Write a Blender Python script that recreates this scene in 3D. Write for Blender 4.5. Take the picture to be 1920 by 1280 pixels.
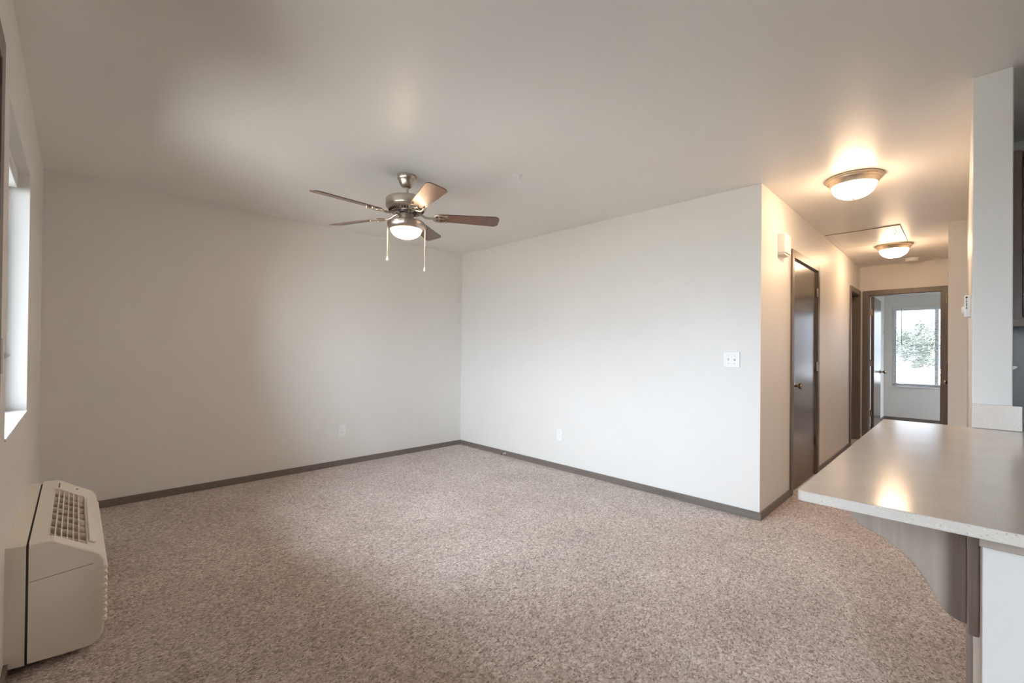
import bpy, bmesh, math, random
from mathutils import Vector, Matrix

for o in list(bpy.data.objects):
    bpy.data.objects.remove(o, do_unlink=True)
SC = bpy.context.scene
COL = SC.collection
PI = math.pi
rnd = random.Random(7)

# ------------------------------------------------------------------ camera
YAW, PITCH, ROLL, FPX, SV = 0.7929, 0.0062, 0.0100, 831.45, 10.92
fw = Vector((-math.sin(YAW) * math.cos(PITCH), math.cos(YAW) * math.cos(PITCH), math.sin(PITCH)))
rt0 = Vector((math.cos(YAW), math.sin(YAW), 0))
up0 = rt0.cross(fw)
rt = rt0 * math.cos(ROLL) + up0 * math.sin(ROLL)
up = up0 * math.cos(ROLL) - rt0 * math.sin(ROLL)
cam = bpy.data.cameras.new('camera')
cam.sensor_width = 36.0
cam.sensor_fit = 'HORIZONTAL'
cam.lens = FPX / 1920 * 36.0
cam.shift_y = SV / 1920
cam.clip_start = 0.02
cam.clip_end = 400
co = bpy.data.objects.new('camera', cam)
COL.objects.link(co)
M3 = Matrix((rt, up, -fw)).transposed()
co.matrix_world = Matrix.Translation((4.5191, -3.5366, 1.2113)) @ M3.to_4x4()
SC.camera = co

# ------------------------------------------------------------------ exposure
vs = SC.view_settings
vs.view_transform = 'Standard'
vs.look = 'None'
vs.exposure = 0.07
vs.gamma = 1.0
vs.use_curve_mapping = False
SC.cycles.max_bounces = 12
SC.cycles.diffuse_bounces = 7
SC.cycles.glossy_bounces = 4
SC.cycles.transparent_max_bounces = 16
SC.cycles.sample_clamp_indirect = 6.0
SC.cycles.caustics_reflective = False
SC.cycles.caustics_refractive = False

# ------------------------------------------------------------------ sky and daylight portals
SKY_HORIZON, SKY_HIGH = 21.0, 88.0
LAMP = (1.0, 0.68, 0.42)
w = bpy.data.worlds.new('overcast_sky')
SC.world = w
w.use_nodes = True
wt = w.node_tree
bg = wt.nodes['Background']
wtc = wt.nodes.new('ShaderNodeTexCoord')
wsp = wt.nodes.new('ShaderNodeSeparateXYZ')
wmr = wt.nodes.new('ShaderNodeMapRange')          # overcast sky: brighter towards the zenith
wmr.inputs['From Min'].default_value = 0.0
wmr.inputs['From Max'].default_value = 0.7
wmr.inputs['To Min'].default_value = SKY_HORIZON
wmr.inputs['To Max'].default_value = SKY_HIGH
wt.links.new(wtc.outputs['Generated'], wsp.inputs[0])
wt.links.new(wsp.outputs['Z'], wmr.inputs['Value'])
wt.links.new(wmr.outputs[0], bg.inputs[1])
bg.inputs[0].default_value = (0.83, 0.91, 1.06, 1)

def portal(name, c, sx, sz, face):
    l = bpy.data.lights.new(name, 'AREA')
    l.shape = 'RECTANGLE'
    l.size, l.size_y = sx, sz
    l.cycles.is_portal = True
    o = bpy.data.objects.new(name, l)
    COL.objects.link(o)
    o.location = c
    o.rotation_euler = (PI / 2, 0, 0) if face > 0 else (-PI / 2, 0, 0)   # face > 0: shines towards +y
    return o

portal('window_daylight', (1.678, -3.94, 1.475), 1.0, 1.2, 1)
portal('added_panel_daylight', (5.01, -3.94, 1.06), 0.36, 1.95, 1)  # portal for the added glass panel
portal('door_daylight', (3.03, -3.94, 1.44), 0.56, 0.95, 1)
portal('bedroom_daylight', (4.22, 7.37, 1.33), 1.22, 1.46, -1)
p4 = portal('bedroom_daylight', (6.77, 6.4, 1.48), 0.6, 1.16, 1)  # portal for the added side window
p4.rotation_euler = (PI / 2, 0, PI / 2)

# added sun along the building: misses the rooms, ground bounce brightens their ceilings
SUN = bpy.data.lights.new('sun', 'SUN')
SUN.energy = 1400.0
SUN.color = (1.0, 0.97, 0.93)
SUN.angle = math.radians(1.0)
so = bpy.data.objects.new('sun', SUN)
COL.objects.link(so)
so.rotation_euler = (0, math.radians(42), 0)

# ------------------------------------------------------------------ materials
MATS = {}
def nmat(name):
    m = bpy.data.materials.new(name)
    m.use_nodes = True
    MATS[name] = m
    nt = m.node_tree
    return m, nt, nt.nodes['Principled BSDF']

def coords(nt, scale=(1, 1, 1)):
    tc = nt.nodes.new('ShaderNodeTexCoord')
    mp = nt.nodes.new('ShaderNodeMapping')
    mp.inputs['Scale'].default_value = scale
    nt.links.new(tc.outputs['Object'], mp.inputs['Vector'])
    return mp.outputs['Vector']

def noise(nt, vec, scale, detail=2.0, rough=0.5):
    n = nt.nodes.new('ShaderNodeTexNoise')
    n.inputs['Scale'].default_value = scale
    n.inputs['Detail'].default_value = detail
    n.inputs['Roughness'].default_value = rough
    nt.links.new(vec, n.inputs['Vector'])
    return n.outputs['Fac']

def ramp(nt, fac, stops):
    r = nt.nodes.new('ShaderNodeValToRGB')
    els = r.color_ramp.elements
    while len(els) < len(stops):
        els.new(0.5)
    for e, (p, c) in zip(els, stops):
        e.position = p
        e.color = (*c, 1)
    nt.links.new(fac, r.inputs['Fac'])
    return r.outputs['Color']

def bump(nt, bs, h, strength, dist):
    b = nt.nodes.new('ShaderNodeBump')
    b.inputs['Strength'].default_value = strength
    b.inputs['Distance'].default_value = dist
    nt.links.new(h, b.inputs['Height'])
    nt.links.new(b.outputs['Normal'], bs.inputs['Normal'])

def plain(name, col, rough=0.5, metal=0.0, spec=0.5, var=0.04, vscale=30, bmp=0.0, bscale=200, emit=None):
    m, nt, bs = nmat(name)
    v = coords(nt)
    f = noise(nt, v, vscale)
    lo = tuple(max(0, c * (1 - var)) for c in col)
    hi = tuple(min(1, c * (1 + var)) for c in col)
    nt.links.new(ramp(nt, f, [(0.3, lo), (0.7, hi)]), bs.inputs['Base Color'])
    bs.inputs['Roughness'].default_value = rough
    bs.inputs['Metallic'].default_value = metal
    bs.inputs['Specular IOR Level'].default_value = spec
    if bmp:
        bump(nt, bs, noise(nt, v, bscale, 3), bmp, 0.002)
    if emit:
        bs.inputs['Emission Color'].default_value = (*emit[0], 1)
        bs.inputs['Emission Strength'].default_value = emit[1]
    return m

def woodmat(name, dark, light, rough, grain_axis='z', scale=1.0, spec=0.5, coat=0.0):
    m, nt, bs = nmat(name)
    s = {'x': (2, 40, 40), 'y': (40, 2, 40), 'z': (40, 40, 2)}[grain_axis]
    v = coords(nt, tuple(a * scale for a in s))
    f = noise(nt, v, 1.6, 5, 0.62)
    nt.links.new(ramp(nt, f, [(0.3, dark), (0.72, light)]), bs.inputs['Base Color'])
    bs.inputs['Roughness'].default_value = rough
    bs.inputs['Specular IOR Level'].default_value = spec
    bs.inputs['Coat Weight'].default_value = coat
    bs.inputs['Coat Roughness'].default_value = 0.15
    bump(nt, bs, f, 0.06, 0.001)
    return m

WALL = plain('wall_paint', (0.79, 0.77, 0.74), 0.42, spec=0.5, var=0.008, vscale=3, bmp=0.12, bscale=170)
CEIL = plain('ceiling_paint', (0.86, 0.84, 0.815), 0.38, spec=0.5, var=0.008, vscale=3, bmp=0.12, bscale=150)
WHITE = plain('white_plastic', (0.86, 0.86, 0.85), 0.35, var=0.01)
VINYL = plain('white_vinyl', (0.85, 0.86, 0.86), 0.3, var=0.01)
PTAC = plain('beige_plastic', (0.86, 0.80, 0.72), 0.42, var=0.015, vscale=8, bmp=0.03, bscale=400)
PTACD = plain('dark_gap', (0.03, 0.027, 0.025), 0.7)
PTACI = plain('brown_duct', (0.16, 0.12, 0.10), 0.7)
TRIM = woodmat('dark_trim', (0.125, 0.098, 0.080), (0.185, 0.150, 0.125), 0.38, 'z')
TRIMX = woodmat('dark_trim_long', (0.140, 0.116, 0.100), (0.20, 0.170, 0.150), 0.42, 'x', 0.6)
DOOR = woodmat('dark_door_wood', (0.085, 0.062, 0.048), (0.135, 0.102, 0.080), 0.24, 'z', 1.0, 0.55, 0.25)
TAUPE = woodmat('taupe_wood', (0.30, 0.24, 0.205), (0.40, 0.33, 0.285), 0.42, 'z', 0.7)
KITW = woodmat('cabinet_wood', (0.070, 0.036, 0.022), (0.12, 0.068, 0.044), 0.36, 'z', 0.8)
NICKEL = plain('brushed_nickel', (0.50, 0.44, 0.38), 0.33, 1.0, var=0.05, vscale=60)
RIM = plain('brushed_brass_nickel', (0.62, 0.52, 0.40), 0.35, 1.0, var=0.04, vscale=50)
STEEL = plain('satin_steel', (0.62, 0.58, 0.53), 0.28, 1.0, var=0.03)
BRONZE = plain('aged_bronze', (0.36, 0.295, 0.24), 0.25, 1.0, var=0.05)
BLADE = woodmat('walnut_blade', (0.062, 0.025, 0.014), (0.125, 0.054, 0.031), 0.36, 'z', 0.6, 0.5, 0.2)
BLACK = plain('black_mark', (0.02, 0.018, 0.016), 0.6)
GREYM = plain('grey_mark', (0.35, 0.35, 0.35), 0.5)
BOWL = plain('lit_frosted_glass', (0.9, 0.88, 0.84), 0.4, emit=(LAMP, 54.0))
FANBOWL = plain('lit_frosted_fan_glass', (0.9, 0.88, 0.84), 0.4, emit=(LAMP, 54.0))
CHAIN = plain('pale_chain', (0.80, 0.70, 0.60), 0.35, 0.6)
VFLOOR = plain('pale_vinyl_floor', (0.62, 0.57, 0.50), 0.35, var=0.06, vscale=12)
CONC = plain('walkway_concrete', (0.42, 0.41, 0.39), 0.85, var=0.1, vscale=4)
GROUND = plain('ground_mix', (0.38, 0.365, 0.34), 0.95, var=0.15, vscale=0.4)
LEAF = plain('leaf_green', (0.075, 0.095, 0.065), 0.7, var=0.35, vscale=3)
BARK = plain('bark_brown', (0.12, 0.09, 0.07), 0.9, var=0.2)
ROOF = plain('pale_roof', (0.42, 0.42, 0.42), 0.8, var=0.08, vscale=2)
SIDING = plain('pale_siding', (0.50, 0.50, 0.49), 0.8, var=0.04, vscale=1)
FASCIA = plain('grey_gutter', (0.24, 0.24, 0.24), 0.6)
HPANE = plain('far_pane', (0.22, 0.22, 0.24), 0.2)

def glassmat(name, tint):
    m, nt, bs = nmat(name)
    nt.nodes.remove(bs)
    out = nt.nodes['Material Output']
    tr = nt.nodes.new('ShaderNodeBsdfTransparent')
    tr.inputs[0].default_value = (*tint, 1)
    gl = nt.nodes.new('ShaderNodeBsdfGlossy')
    gl.inputs['Roughness'].default_value = 0.02
    fr = nt.nodes.new('ShaderNodeFresnel')
    fr.inputs['IOR'].default_value = 1.45
    mx = nt.nodes.new('ShaderNodeMixShader')
    nt.links.new(fr.outputs[0], mx.inputs[0])
    nt.links.new(tr.outputs[0], mx.inputs[1])
    nt.links.new(gl.outputs[0], mx.inputs[2])
    nt.links.new(mx.outputs[0], out.inputs[0])
    return m
GLASS = glassmat('clear_glass', (0.93, 0.96, 0.95))
DIMGLASS = glassmat('view_dimming_glass', (0.36, 0.37, 0.375))  # tint added to dim the bright view through the bedroom window

def quartzmat():
    m, nt, bs = nmat('speckled_quartz')
    v = coords(nt)
    n1 = noise(nt, v, 9, 3)
    base = ramp(nt, n1, [(0.3, (0.73, 0.675, 0.62)), (0.7, (0.78, 0.725, 0.67))])
    vo = nt.nodes.new('ShaderNodeTexVoronoi')
    vo.inputs['Scale'].default_value = 420
    nt.links.new(v, vo.inputs['Vector'])
    sep = nt.nodes.new('ShaderNodeSeparateColor')
    nt.links.new(vo.outputs['Color'], sep.inputs[0])
    spk = ramp(nt, sep.outputs[0], [(0.0, (0.72, 0.67, 0.63)), (0.02, (0.95, 0.945, 0.94)), (0.4, (1, 1, 1)), (0.93, (1, 1, 1)), (1.0, (1.12, 1.12, 1.12))])
    mul = nt.nodes.new('ShaderNodeMix')
    mul.data_type = 'RGBA'
    mul.blend_type = 'MULTIPLY'
    mul.inputs['Factor'].default_value = 1.0
    nt.links.new(base, mul.inputs['A'])
    nt.links.new(spk, mul.inputs['B'])
    nt.links.new(mul.outputs['Result'], bs.inputs['Base Color'])
    bs.inputs['Roughness'].default_value = 0.16
    bs.inputs['Specular IOR Level'].default_value = 0.55
    return m
QUARTZ = quartzmat()

def slatmat():
    m, nt, bs = nmat('translucent_vinyl_slat')
    bs.inputs['Base Color'].default_value = (0.88, 0.89, 0.90, 1)
    bs.inputs['Roughness'].default_value = 0.4
    tl = nt.nodes.new('ShaderNodeBsdfTranslucent')
    tl.inputs[0].default_value = (0.88, 0.89, 0.90, 1)
    mx = nt.nodes.new('ShaderNodeMixShader')
    mx.inputs[0].default_value = 0.4
    nt.links.new(bs.outputs[0], mx.inputs[1])
    nt.links.new(tl.outputs[0], mx.inputs[2])
    nt.links.new(mx.outputs[0], nt.nodes['Material Output'].inputs[0])
    return m
SLAT = slatmat()

def carpetmat():
    m, nt, bs = nmat('twist_pile_carpet')
    v = coords(nt)
    # wavy distortion so the tufts lean and run like twisted yarn
    n0 = nt.nodes.new('ShaderNodeTexNoise')
    n0.inputs['Scale'].default_value = 45
    n0.inputs['Detail'].default_value = 2
    nt.links.new(v, n0.inputs['Vector'])
    mx = nt.nodes.new('ShaderNodeMix')
    mx.data_type = 'RGBA'
    mx.blend_type = 'LINEAR_LIGHT'
    mx.inputs['Factor'].default_value = 0.012
    nt.links.new(v, mx.inputs['A'])
    nt.links.new(n0.outputs['Color'], mx.inputs['B'])
    mp = nt.nodes.new('ShaderNodeMapping')
    mp.inputs['Rotation'].default_value = (0, 0, 0.6)
    mp.inputs['Scale'].default_value = (1.0, 0.55, 1)
    nt.links.new(mx.outputs['Result'], mp.inputs['Vector'])
    vo = nt.nodes.new('ShaderNodeTexVoronoi')
    vo.inputs['Scale'].default_value = 165
    nt.links.new(mp.outputs['Vector'], vo.inputs['Vector'])
    sep = nt.nodes.new('ShaderNodeSeparateColor')
    nt.links.new(vo.outputs['Color'], sep.inputs[0])
    tuft = ramp(nt, sep.outputs[0], [(0.0, (0.25, 0.195, 0.163)), (0.25, (0.43, 0.36, 0.325)), (0.7, (0.56, 0.487, 0.452)), (1.0, (0.73, 0.66, 0.625))])
    big = noise(nt, v, 2.2, 4, 0.6)
    bigc = ramp(nt, big, [(0.3, (0.86, 0.84, 0.82)), (0.7, (1.08, 1.08, 1.08))])
    mid = noise(nt, v, 26, 3, 0.6)
    midc = ramp(nt, mid, [(0.3, (0.88, 0.87, 0.86)), (0.7, (1.09, 1.09, 1.09))])
    def mul(a, b):
        k = nt.nodes.new('ShaderNodeMix')
        k.data_type = 'RGBA'
        k.blend_type = 'MULTIPLY'
        k.inputs['Factor'].default_value = 1.0
        nt.links.new(a, k.inputs['A'])
        nt.links.new(b, k.inputs['B'])
        return k.outputs['Result']
    nt.links.new(mul(mul(tuft, bigc), midc), bs.inputs['Base Color'])
    bs.inputs['Roughness'].default_value = 0.95
    bs.inputs['Specular IOR Level'].default_value = 0.1
    bs.inputs['Sheen Weight'].default_value = 0.15
    inv = nt.nodes.new('ShaderNodeMath')
    inv.operation = 'SUBTRACT'
    inv.inputs[0].default_value = 1.0
    nt.links.new(vo.outputs['Distance'], inv.inputs[1])
    add = nt.nodes.new('ShaderNodeMath')
    add.operation = 'ADD'
    nt.links.new(inv.outputs[0], add.inputs[0])
    nt.links.new(mid, add.inputs[1])
    bump(nt, bs, add.outputs[0], 0.6, 0.004)
    return m
CARPET = carpetmat()

# ------------------------------------------------------------------ mesh helpers
def MB():
    return bmesh.new()

def box(bm, x0, x1, y0, y1, z0, z1, bev=0.0, seg=2):
    t = bmesh.new()
    r = bmesh.ops.create_cube(t, size=1.0)
    for v in t.verts:
        v.co = Vector(((x0 + x1) / 2 + v.co.x * (x1 - x0), (y0 + y1) / 2 + v.co.y * (y1 - y0), (z0 + z1) / 2 + v.co.z * (z1 - z0)))
    if bev:
        bmesh.ops.bevel(t, geom=t.edges[:], offset=bev, segments=seg, profile=0.6, affect='EDGES')
    merge(bm, t)

def merge(bm, t, mat=None):
    if mat is not None:
        bmesh.ops.transform(t, matrix=mat, verts=t.verts)
    me = bpy.data.meshes.new('tmp')
    t.to_mesh(me)
    t.free()
    bm.from_mesh(me)
    bpy.data.meshes.remove(me)

def prism(bm, pts, axis, a, b, bev=0.0, seg=2, bevall=True):
    """pts in the two other axes (order kept: x:(y,z) y:(x,z) z:(x,y)), extruded from a to b."""
    t = bmesh.new()
    def P(p, h):
        return {'x': (h, p[0], p[1]), 'y': (p[0], h, p[1]), 'z': (p[0], p[1], h)}[axis]
    va = [t.verts.new(P(p, a)) for p in pts]
    vb = [t.verts.new(P(p, b)) for p in pts]
    n = len(pts)
    t.faces.new(va)
    t.faces.new(list(reversed(vb)))
    for i in range(n):
        t.faces.new((va[i], vb[i], vb[(i + 1) % n], va[(i + 1) % n]))
    bmesh.ops.recalc_face_normals(t, faces=t.faces[:])
    if bev:
        es = t.edges[:] if bevall else [e for e in t.edges if e.verts[0] in va and e.verts[1] in va or e.verts[0] in vb and e.verts[1] in vb]
        bmesh.ops.bevel(t, geom=es, offset=bev, segments=seg, profile=0.6, affect='EDGES')
    merge(bm, t)

def lathe(bm, prof, c=(0, 0, 0), axis='z', n=48, mat=None):
    """prof: (r, h) pairs from one end to the other, turned about an axis through c."""
    t = bmesh.new()
    rings = []
    for r, h in prof:
        if r < 1e-6:
            rings.append([t.verts.new((0, 0, h))])
        else:
            rings.append([t.verts.new((r * math.cos(2 * PI * k / n), r * math.sin(2 * PI * k / n), h)) for k in range(n)])
    for A, B in zip(rings[:-1], rings[1:]):
        for k in range(n):
            k2 = (k + 1) % n
            if len(A) == 1 and len(B) == 1:
                continue
            if len(A) == 1:
                t.faces.new((A[0], B[k], B[k2]))
            elif len(B) == 1:
                t.faces.new((A[k], B[0], A[k2]))
            else:
                t.faces.new((A[k], B[k], B[k2], A[k2]))
    for R in (rings[0], rings[-1]):
        if len(R) > 2:
            t.faces.new(R)
    bmesh.ops.recalc_face_normals(t, faces=t.faces[:])
    R = {'z': Matrix.Identity(4), 'x': Matrix.Rotation(PI / 2, 4, 'Y'), 'y': Matrix.Rotation(-PI / 2, 4, 'X'),
         '-x': Matrix.Rotation(-PI / 2, 4, 'Y'), '-y': Matrix.Rotation(PI / 2, 4, 'X'), '-z': Matrix.Rotation(PI, 4, 'X')}[axis]
    merge(bm, t, (mat or Matrix.Identity(4)) @ Matrix.Translation(c) @ R)

def tube(bm, pts, r, n=10, mat=None):
    t = bmesh.new()
    pts = [Vector(p) for p in pts]
    rings = []
    for i, p in enumerate(pts):
        d = (pts[min(i + 1, len(pts) - 1)] - pts[max(i - 1, 0)]).normalized()
        a = d.cross(Vector((0, 0, 1)))
        if a.length < 1e-3:
            a = d.cross(Vector((1, 0, 0)))
        a.normalize()
        b = d.cross(a)
        rr = r[i] if isinstance(r, (list, tuple)) else r
        rings.append([t.verts.new(p + a * rr * math.cos(2 * PI * k / n) + b * rr * math.sin(2 * PI * k / n)) for k in range(n)])
    for A, B in zip(rings[:-1], rings[1:]):
        for k in range(n):
            t.faces.new((A[k], B[k], B[(k + 1) % n], A[(k + 1) % n]))
    t.faces.new(rings[0])
    t.faces.new(rings[-1])
    bmesh.ops.recalc_face_normals(t, faces=t.faces[:])
    merge(bm, t, mat)

def wpos(o):
    p = Vector((0, 0, 0))
    while o:
        p += o.location
        o = o.parent
    return p

def obj(name, bm, m, parent=None, origin=(0, 0, 0), smooth=False, label=None):
    """World-space bmesh -> one mesh object (children keep their parent's origin)."""
    org = wpos(parent) if parent else Vector(origin)
    bmesh.ops.translate(bm, verts=bm.verts, vec=-org)
    me = bpy.data.meshes.new(name)
    bm.to_mesh(me)
    bm.free()
    me.materials.append(m)
    if smooth:
        for p in me.polygons:
            p.use_smooth = True
        me.set_sharp_from_angle(angle=math.radians(38))
    o = bpy.data.objects.new(name, me)
    COL.objects.link(o)
    if parent:
        o.parent = parent
    else:
        o.location = org
    if label:
        o['label'] = label
    return o

def thing(name, label, cat, loc, group=None):
    o = bpy.data.objects.new(name, None)
    o.empty_display_size = 0.1
    COL.objects.link(o)
    o.location = loc
    return tag(o, label, cat, group)

def tag(o, label, cat, group=None):
    o['label'] = label
    o['category'] = cat
    if group:
        o['group'] = group
    return o

def struct(o, label, cat):
    o['kind'] = 'structure'
    o['label'] = label
    o['category'] = cat
    return o

def sempty(name, loc, label, cat):
    o = bpy.data.objects.new(name, None)
    COL.objects.link(o)
    o.location = loc
    return struct(o, label, cat)

def wall(name, rects, label, m=WALL):
    bm = MB()
    for r in rects:
        box(bm, *r)
    return struct(obj(name, bm, m), label, 'wall')

def wall_with_holes(lo, hi, holes, z1=2.44):
    """1-D layout of a wall with rectangular holes: list of (a0, a1, z0, z1)."""
    out = []
    a = lo
    for (h0, h1, q0, q1) in sorted(holes):
        if h0 > a:
            out.append((a, h0, 0, z1))
        if q0 > 0:
            out.append((h0, h1, 0, q0))
        if q1 < z1:
            out.append((h0, h1, q1, z1))
        a = h1
    if a < hi:
        out.append((a, hi, 0, z1))
    return out

# ------------------------------------------------------------------ dimensions (metres)
H = 2.44
LB, LA, LH = 3.495, 3.709, 4.428          # back wall length, left wall length, hall length
HR = 4.427                                # hall right wall
JY = 2.223                                # jog
DX0, DX1, DY = 4.550, 4.670, -0.707       # divider wall
RX = 7.2                                  # right wall
BY = 7.207                                # bedroom far wall
WO = -3.909                               # outer face of the window wall

# ------------------------------------------------------------------ setting
bm = MB()
prism(bm, [(0, -LA), (RX, -LA), (RX, 0.32), (DX1, 0.32), (DX1, JY), (HR, JY), (HR, LH + 0.12), (6.6, LH + 0.12), (6.6, BY), (LB, BY), (LB, 0), (0, 0)], 'z', -0.06, 0.0)
fl = struct(obj('floor', bm, CARPET), 'brown speckled twist pile carpet covering the floor', 'floor')
bm = MB()
box(bm, -0.15, RX + 0.15, WO, BY + 0.15, H, H + 0.12)
struct(obj('ceiling', bm, CEIL), 'flat painted grey ceiling with a soft sheen', 'ceiling')

wall('wall_left', [(-0.12, 0, WO, 0.12, 0, H)], 'long grey wall on the left with one low outlet')
bm = MB()
prism(bm, [(0, 0), (LB, 0), (LB - 0.12, 0.12), (0, 0.12)], 'z', 0, H)
struct(obj('wall_back', bm, WALL), 'bright grey wall facing the window with the double light switch', 'wall')
D2 = (0.845, 1.765, 0, 2.035)
D3 = (3.655, 4.335, 0, 2.035)
bm = MB()
prism(bm, [(LB, 0), (LB, 0.4), (LB - 0.12, 0.4), (LB - 0.12, 0.12)], 'z', 0, H)
for a0, a1, z0, z1 in wall_with_holes(0.4, LH, [D2, D3]):
    box(bm, LB - 0.12, LB, a0, a1, z0, z1)
struct(obj('wall_hall_left', bm, WALL), 'warm lit hallway wall with the closed brown door', 'wall')
D4 = (3.585, 4.335, 0, 2.035)
bm = MB()
for a0, a1, z0, z1 in wall_with_holes(LB - 0.12, 6.6, [D4]):
    box(bm, a0, a1, LH, LH + 0.12, z0, z1)
struct(obj('wall_hall_end', bm, WALL), 'wall at the far end of the hallway above the open doorway', 'wall')
D5 = (3.15, 4.05, 0, 2.035)
bm = MB()
box(bm, HR, HR + 0.12, JY + 0.12, D5[0], 0, H)
box(bm, HR, HR + 0.12, D5[0], D5[1], D5[3], H)
box(bm, HR, HR + 0.12, D5[1], LH, 0, H)
box(bm, HR, DX0, JY, JY + 0.12, 0, H)
box(bm, HR + 0.12, HR + 0.16, D5[0] - 0.1, D5[1] + 0.1, 0, H)
struct(obj('wall_hall_right', bm, WALL), 'narrow warm beige wall return right of the hallway opening', 'wall')
bm = MB()
box(bm, DX0, DX1, DY, JY + 0.12, 0, H, 0.004)
struct(obj('wall_divider', bm, WALL), 'tall narrow white wall end standing behind the counter', 'wall')
wall('wall_kitchen', [(DX1, RX, 0.32, 0.44, 0, H)], 'kitchen wall behind the upper cabinet')
wall('wall_right', [(RX, RX + 0.12, WO, 0.44, 0, H)], 'wall right of the kitchen')
W1 = (1.185, 2.170, 0.878, 2.075)
W2 = (4.85, 5.16, 0.08, 2.04)
D1 = (2.590, 3.510, 0, 2.035)
bm = MB()
for a0, a1, z0, z1 in wall_with_holes(0, RX, [W1, D1, W2]):
    box(bm, a0, a1, WO, -LA, z0, z1)
struct(obj('wall_window', bm, WALL), 'wall on the far left with the deep window recess above the heater', 'wall')
W3 = (3.610, 4.830, 0.600, 2.060)
bm = MB()
for a0, a1, z0, z1 in wall_with_holes(LB, 6.6, [W3]):
    box(bm, a0, a1, BY, BY + 0.15, z0, z1)
struct(obj('wall_bedroom_far', bm, WALL), 'bedroom wall around the window seen through the doorway', 'wall')
wall('wall_bedroom_left', [(LB - 0.12, LB, LH + 0.12, BY + 0.15, 0, H)], 'bedroom wall behind the open door')
wall('wall_bedroom_right', [(6.6, 6.75, LH, 6.1, 0, H), (6.6, 6.75, 6.7, BY + 0.15, 0, H), (6.6, 6.75, 6.1, 6.7, 0, 0.9), (6.6, 6.75, 6.1, 6.7, 2.06, H)], 'bedroom wall on the right')
wall('wall_bathroom', [(1.6, 1.72, 3.2, 4.548, 0, H), (1.72, LB - 0.12, 3.2, 3.32, 0, H), (1.72, LB - 0.12, 4.428, 4.548, 0, H)], 'walls of the room behind the narrow hallway opening')
bm = MB()
box(bm, 1.72, LB, 3.32, 4.428, -0.05, 0.003)
struct(obj('floor_bathroom', bm, VFLOOR), 'pale vinyl floor inside the narrow hallway opening', 'floor')
wall('wall_closet', [(2.6, 2.72, 0.5, 2.1, 0, H), (2.72, LB - 0.12, 0.5, 0.62, 0, H), (2.72, LB - 0.12, 1.98, 2.1, 0, H), (2.72, LB, 0.62, 1.98, -0.05, 0.002)], 'closet wall behind the brown hallway door')

# baseboards
BT, BH = 0.012, 0.056
def base(name, rects, label):
    bm = MB()
    for r in rects:
        box(bm, *r, 0, BH)
    struct(obj(name, bm, TRIMX), label, 'baseboard')
base('baseboard_left', [(0, BT, -LA, 0)], 'low dark brown baseboard along the left wall')
base('baseboard_back', [(BT, LB + BT, -BT, 0)], 'low dark brown baseboard along the bright back wall')
base('baseboard_hall_left', [(LB, LB + BT, 0, D2[0] - 0.06), (LB, LB + BT, D2[1] + 0.06, D3[0] - 0.06)], 'dark brown baseboard along the hallway wall')
base('baseboard_window', [(BT, D1[0] - 0.08, -LA, -LA + BT), (D1[1] + 0.08, RX, -LA, -LA + BT)], 'dark baseboard running behind the heater')
base('baseboard_hall_right', [(HR, DX0, JY - BT, JY), (DX0 - BT, DX0, DY, JY - BT)], 'dark baseboard at the hallway wall return')
base('baseboard_bedroom', [(LB, 6.6, BY - BT, BY), (LB, LB + BT, LH + 0.12, BY - BT)], 'dark baseboard under the bedroom window')

# ------------------------------------------------------------------ doors
CW, CT = 0.060, 0.016
def knob(name, parent, c, axis, m, r=0.027):
    bm = MB()
    prof = [(0, -0.002), (0.032, -0.002), (0.032, 0.004), (0.024, 0.009), (0.011, 0.012), (0.010, 0.034), (0.016, 0.040),
            (r * 0.9, 0.047), (r, 0.056), (r * 0.92, 0.064), (r * 0.6, 0.070), (0, 0.072)]
    lathe(bm, prof, c, axis, 28)
    return obj(name, bm, m, parent, smooth=True)

def hinge(parent, c, m, axis='x'):
    bm = MB()
    x, y, z = c
    if axis == 'x':      # leaf lies on a face with normal x, runs along y
        box(bm, x, x + 0.003, y - 0.018, y + 0.018, z - 0.045, z + 0.045)
    else:
        box(bm, x - 0.018, x + 0.018, y - 0.003, y, z - 0.045, z + 0.045)
    for k in range(5):
        q = z - 0.045 + k * 0.018
        lathe(bm, [(0, q + 0.0005), (0.0065, q + 0.0005), (0.0065, q + 0.0175), (0, q + 0.0175)], (x + (0.006 if axis == 'x' else 0), y - (0 if axis == 'x' else 0.006), 0), 'z', 12)
    return obj('hinge', bm, m, parent)

# closed brown door in the hallway (opens into the hall)
d = sempty('door_2', (LB, (D2[0] + D2[1]) / 2, 0), 'closed dark brown door in the warm hallway wall', 'door')
bm = MB()
box(bm, LB - 0.043, LB - 0.006, D2[0] + 0.019, D2[1] - 0.019, 0.012, D2[3] - 0.018, 0.002)
obj('door_slab', bm, DOOR, d)
bm = MB()
box(bm, LB, LB + CT, D2[0] - CW, D2[0] + 0.008, 0, D2[3] + CW, 0.003)
box(bm, LB, LB + CT, D2[1] - 0.008, D2[1] + CW, 0, D2[3] + CW, 0.003)
box(bm, LB, LB + CT, D2[0] + 0.008, D2[1] - 0.008, D2[3] - 0.008, D2[3] + CW, 0.003)
obj('door_casing', bm, TRIM, d)
bm = MB()
box(bm, LB - 0.12, LB, D2[0], D2[0] + 0.016, 0, D2[3])
box(bm, LB - 0.12, LB, D2[1] - 0.016, D2[1], 0, D2[3])
box(bm, LB - 0.12, LB, D2[0] + 0.016, D2[1] - 0.016, D2[3] - 0.016, D2[3])
obj('door_jamb', bm, TRIM, d)
knob('door_knob', d, (LB - 0.006, 0.918, 0.925), 'x', BRONZE)
for z in (1.815, 1.077, 0.34):
    hinge(d, (LB + 0.002, D2[1] - 0.022, z), BRONZE)

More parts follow.
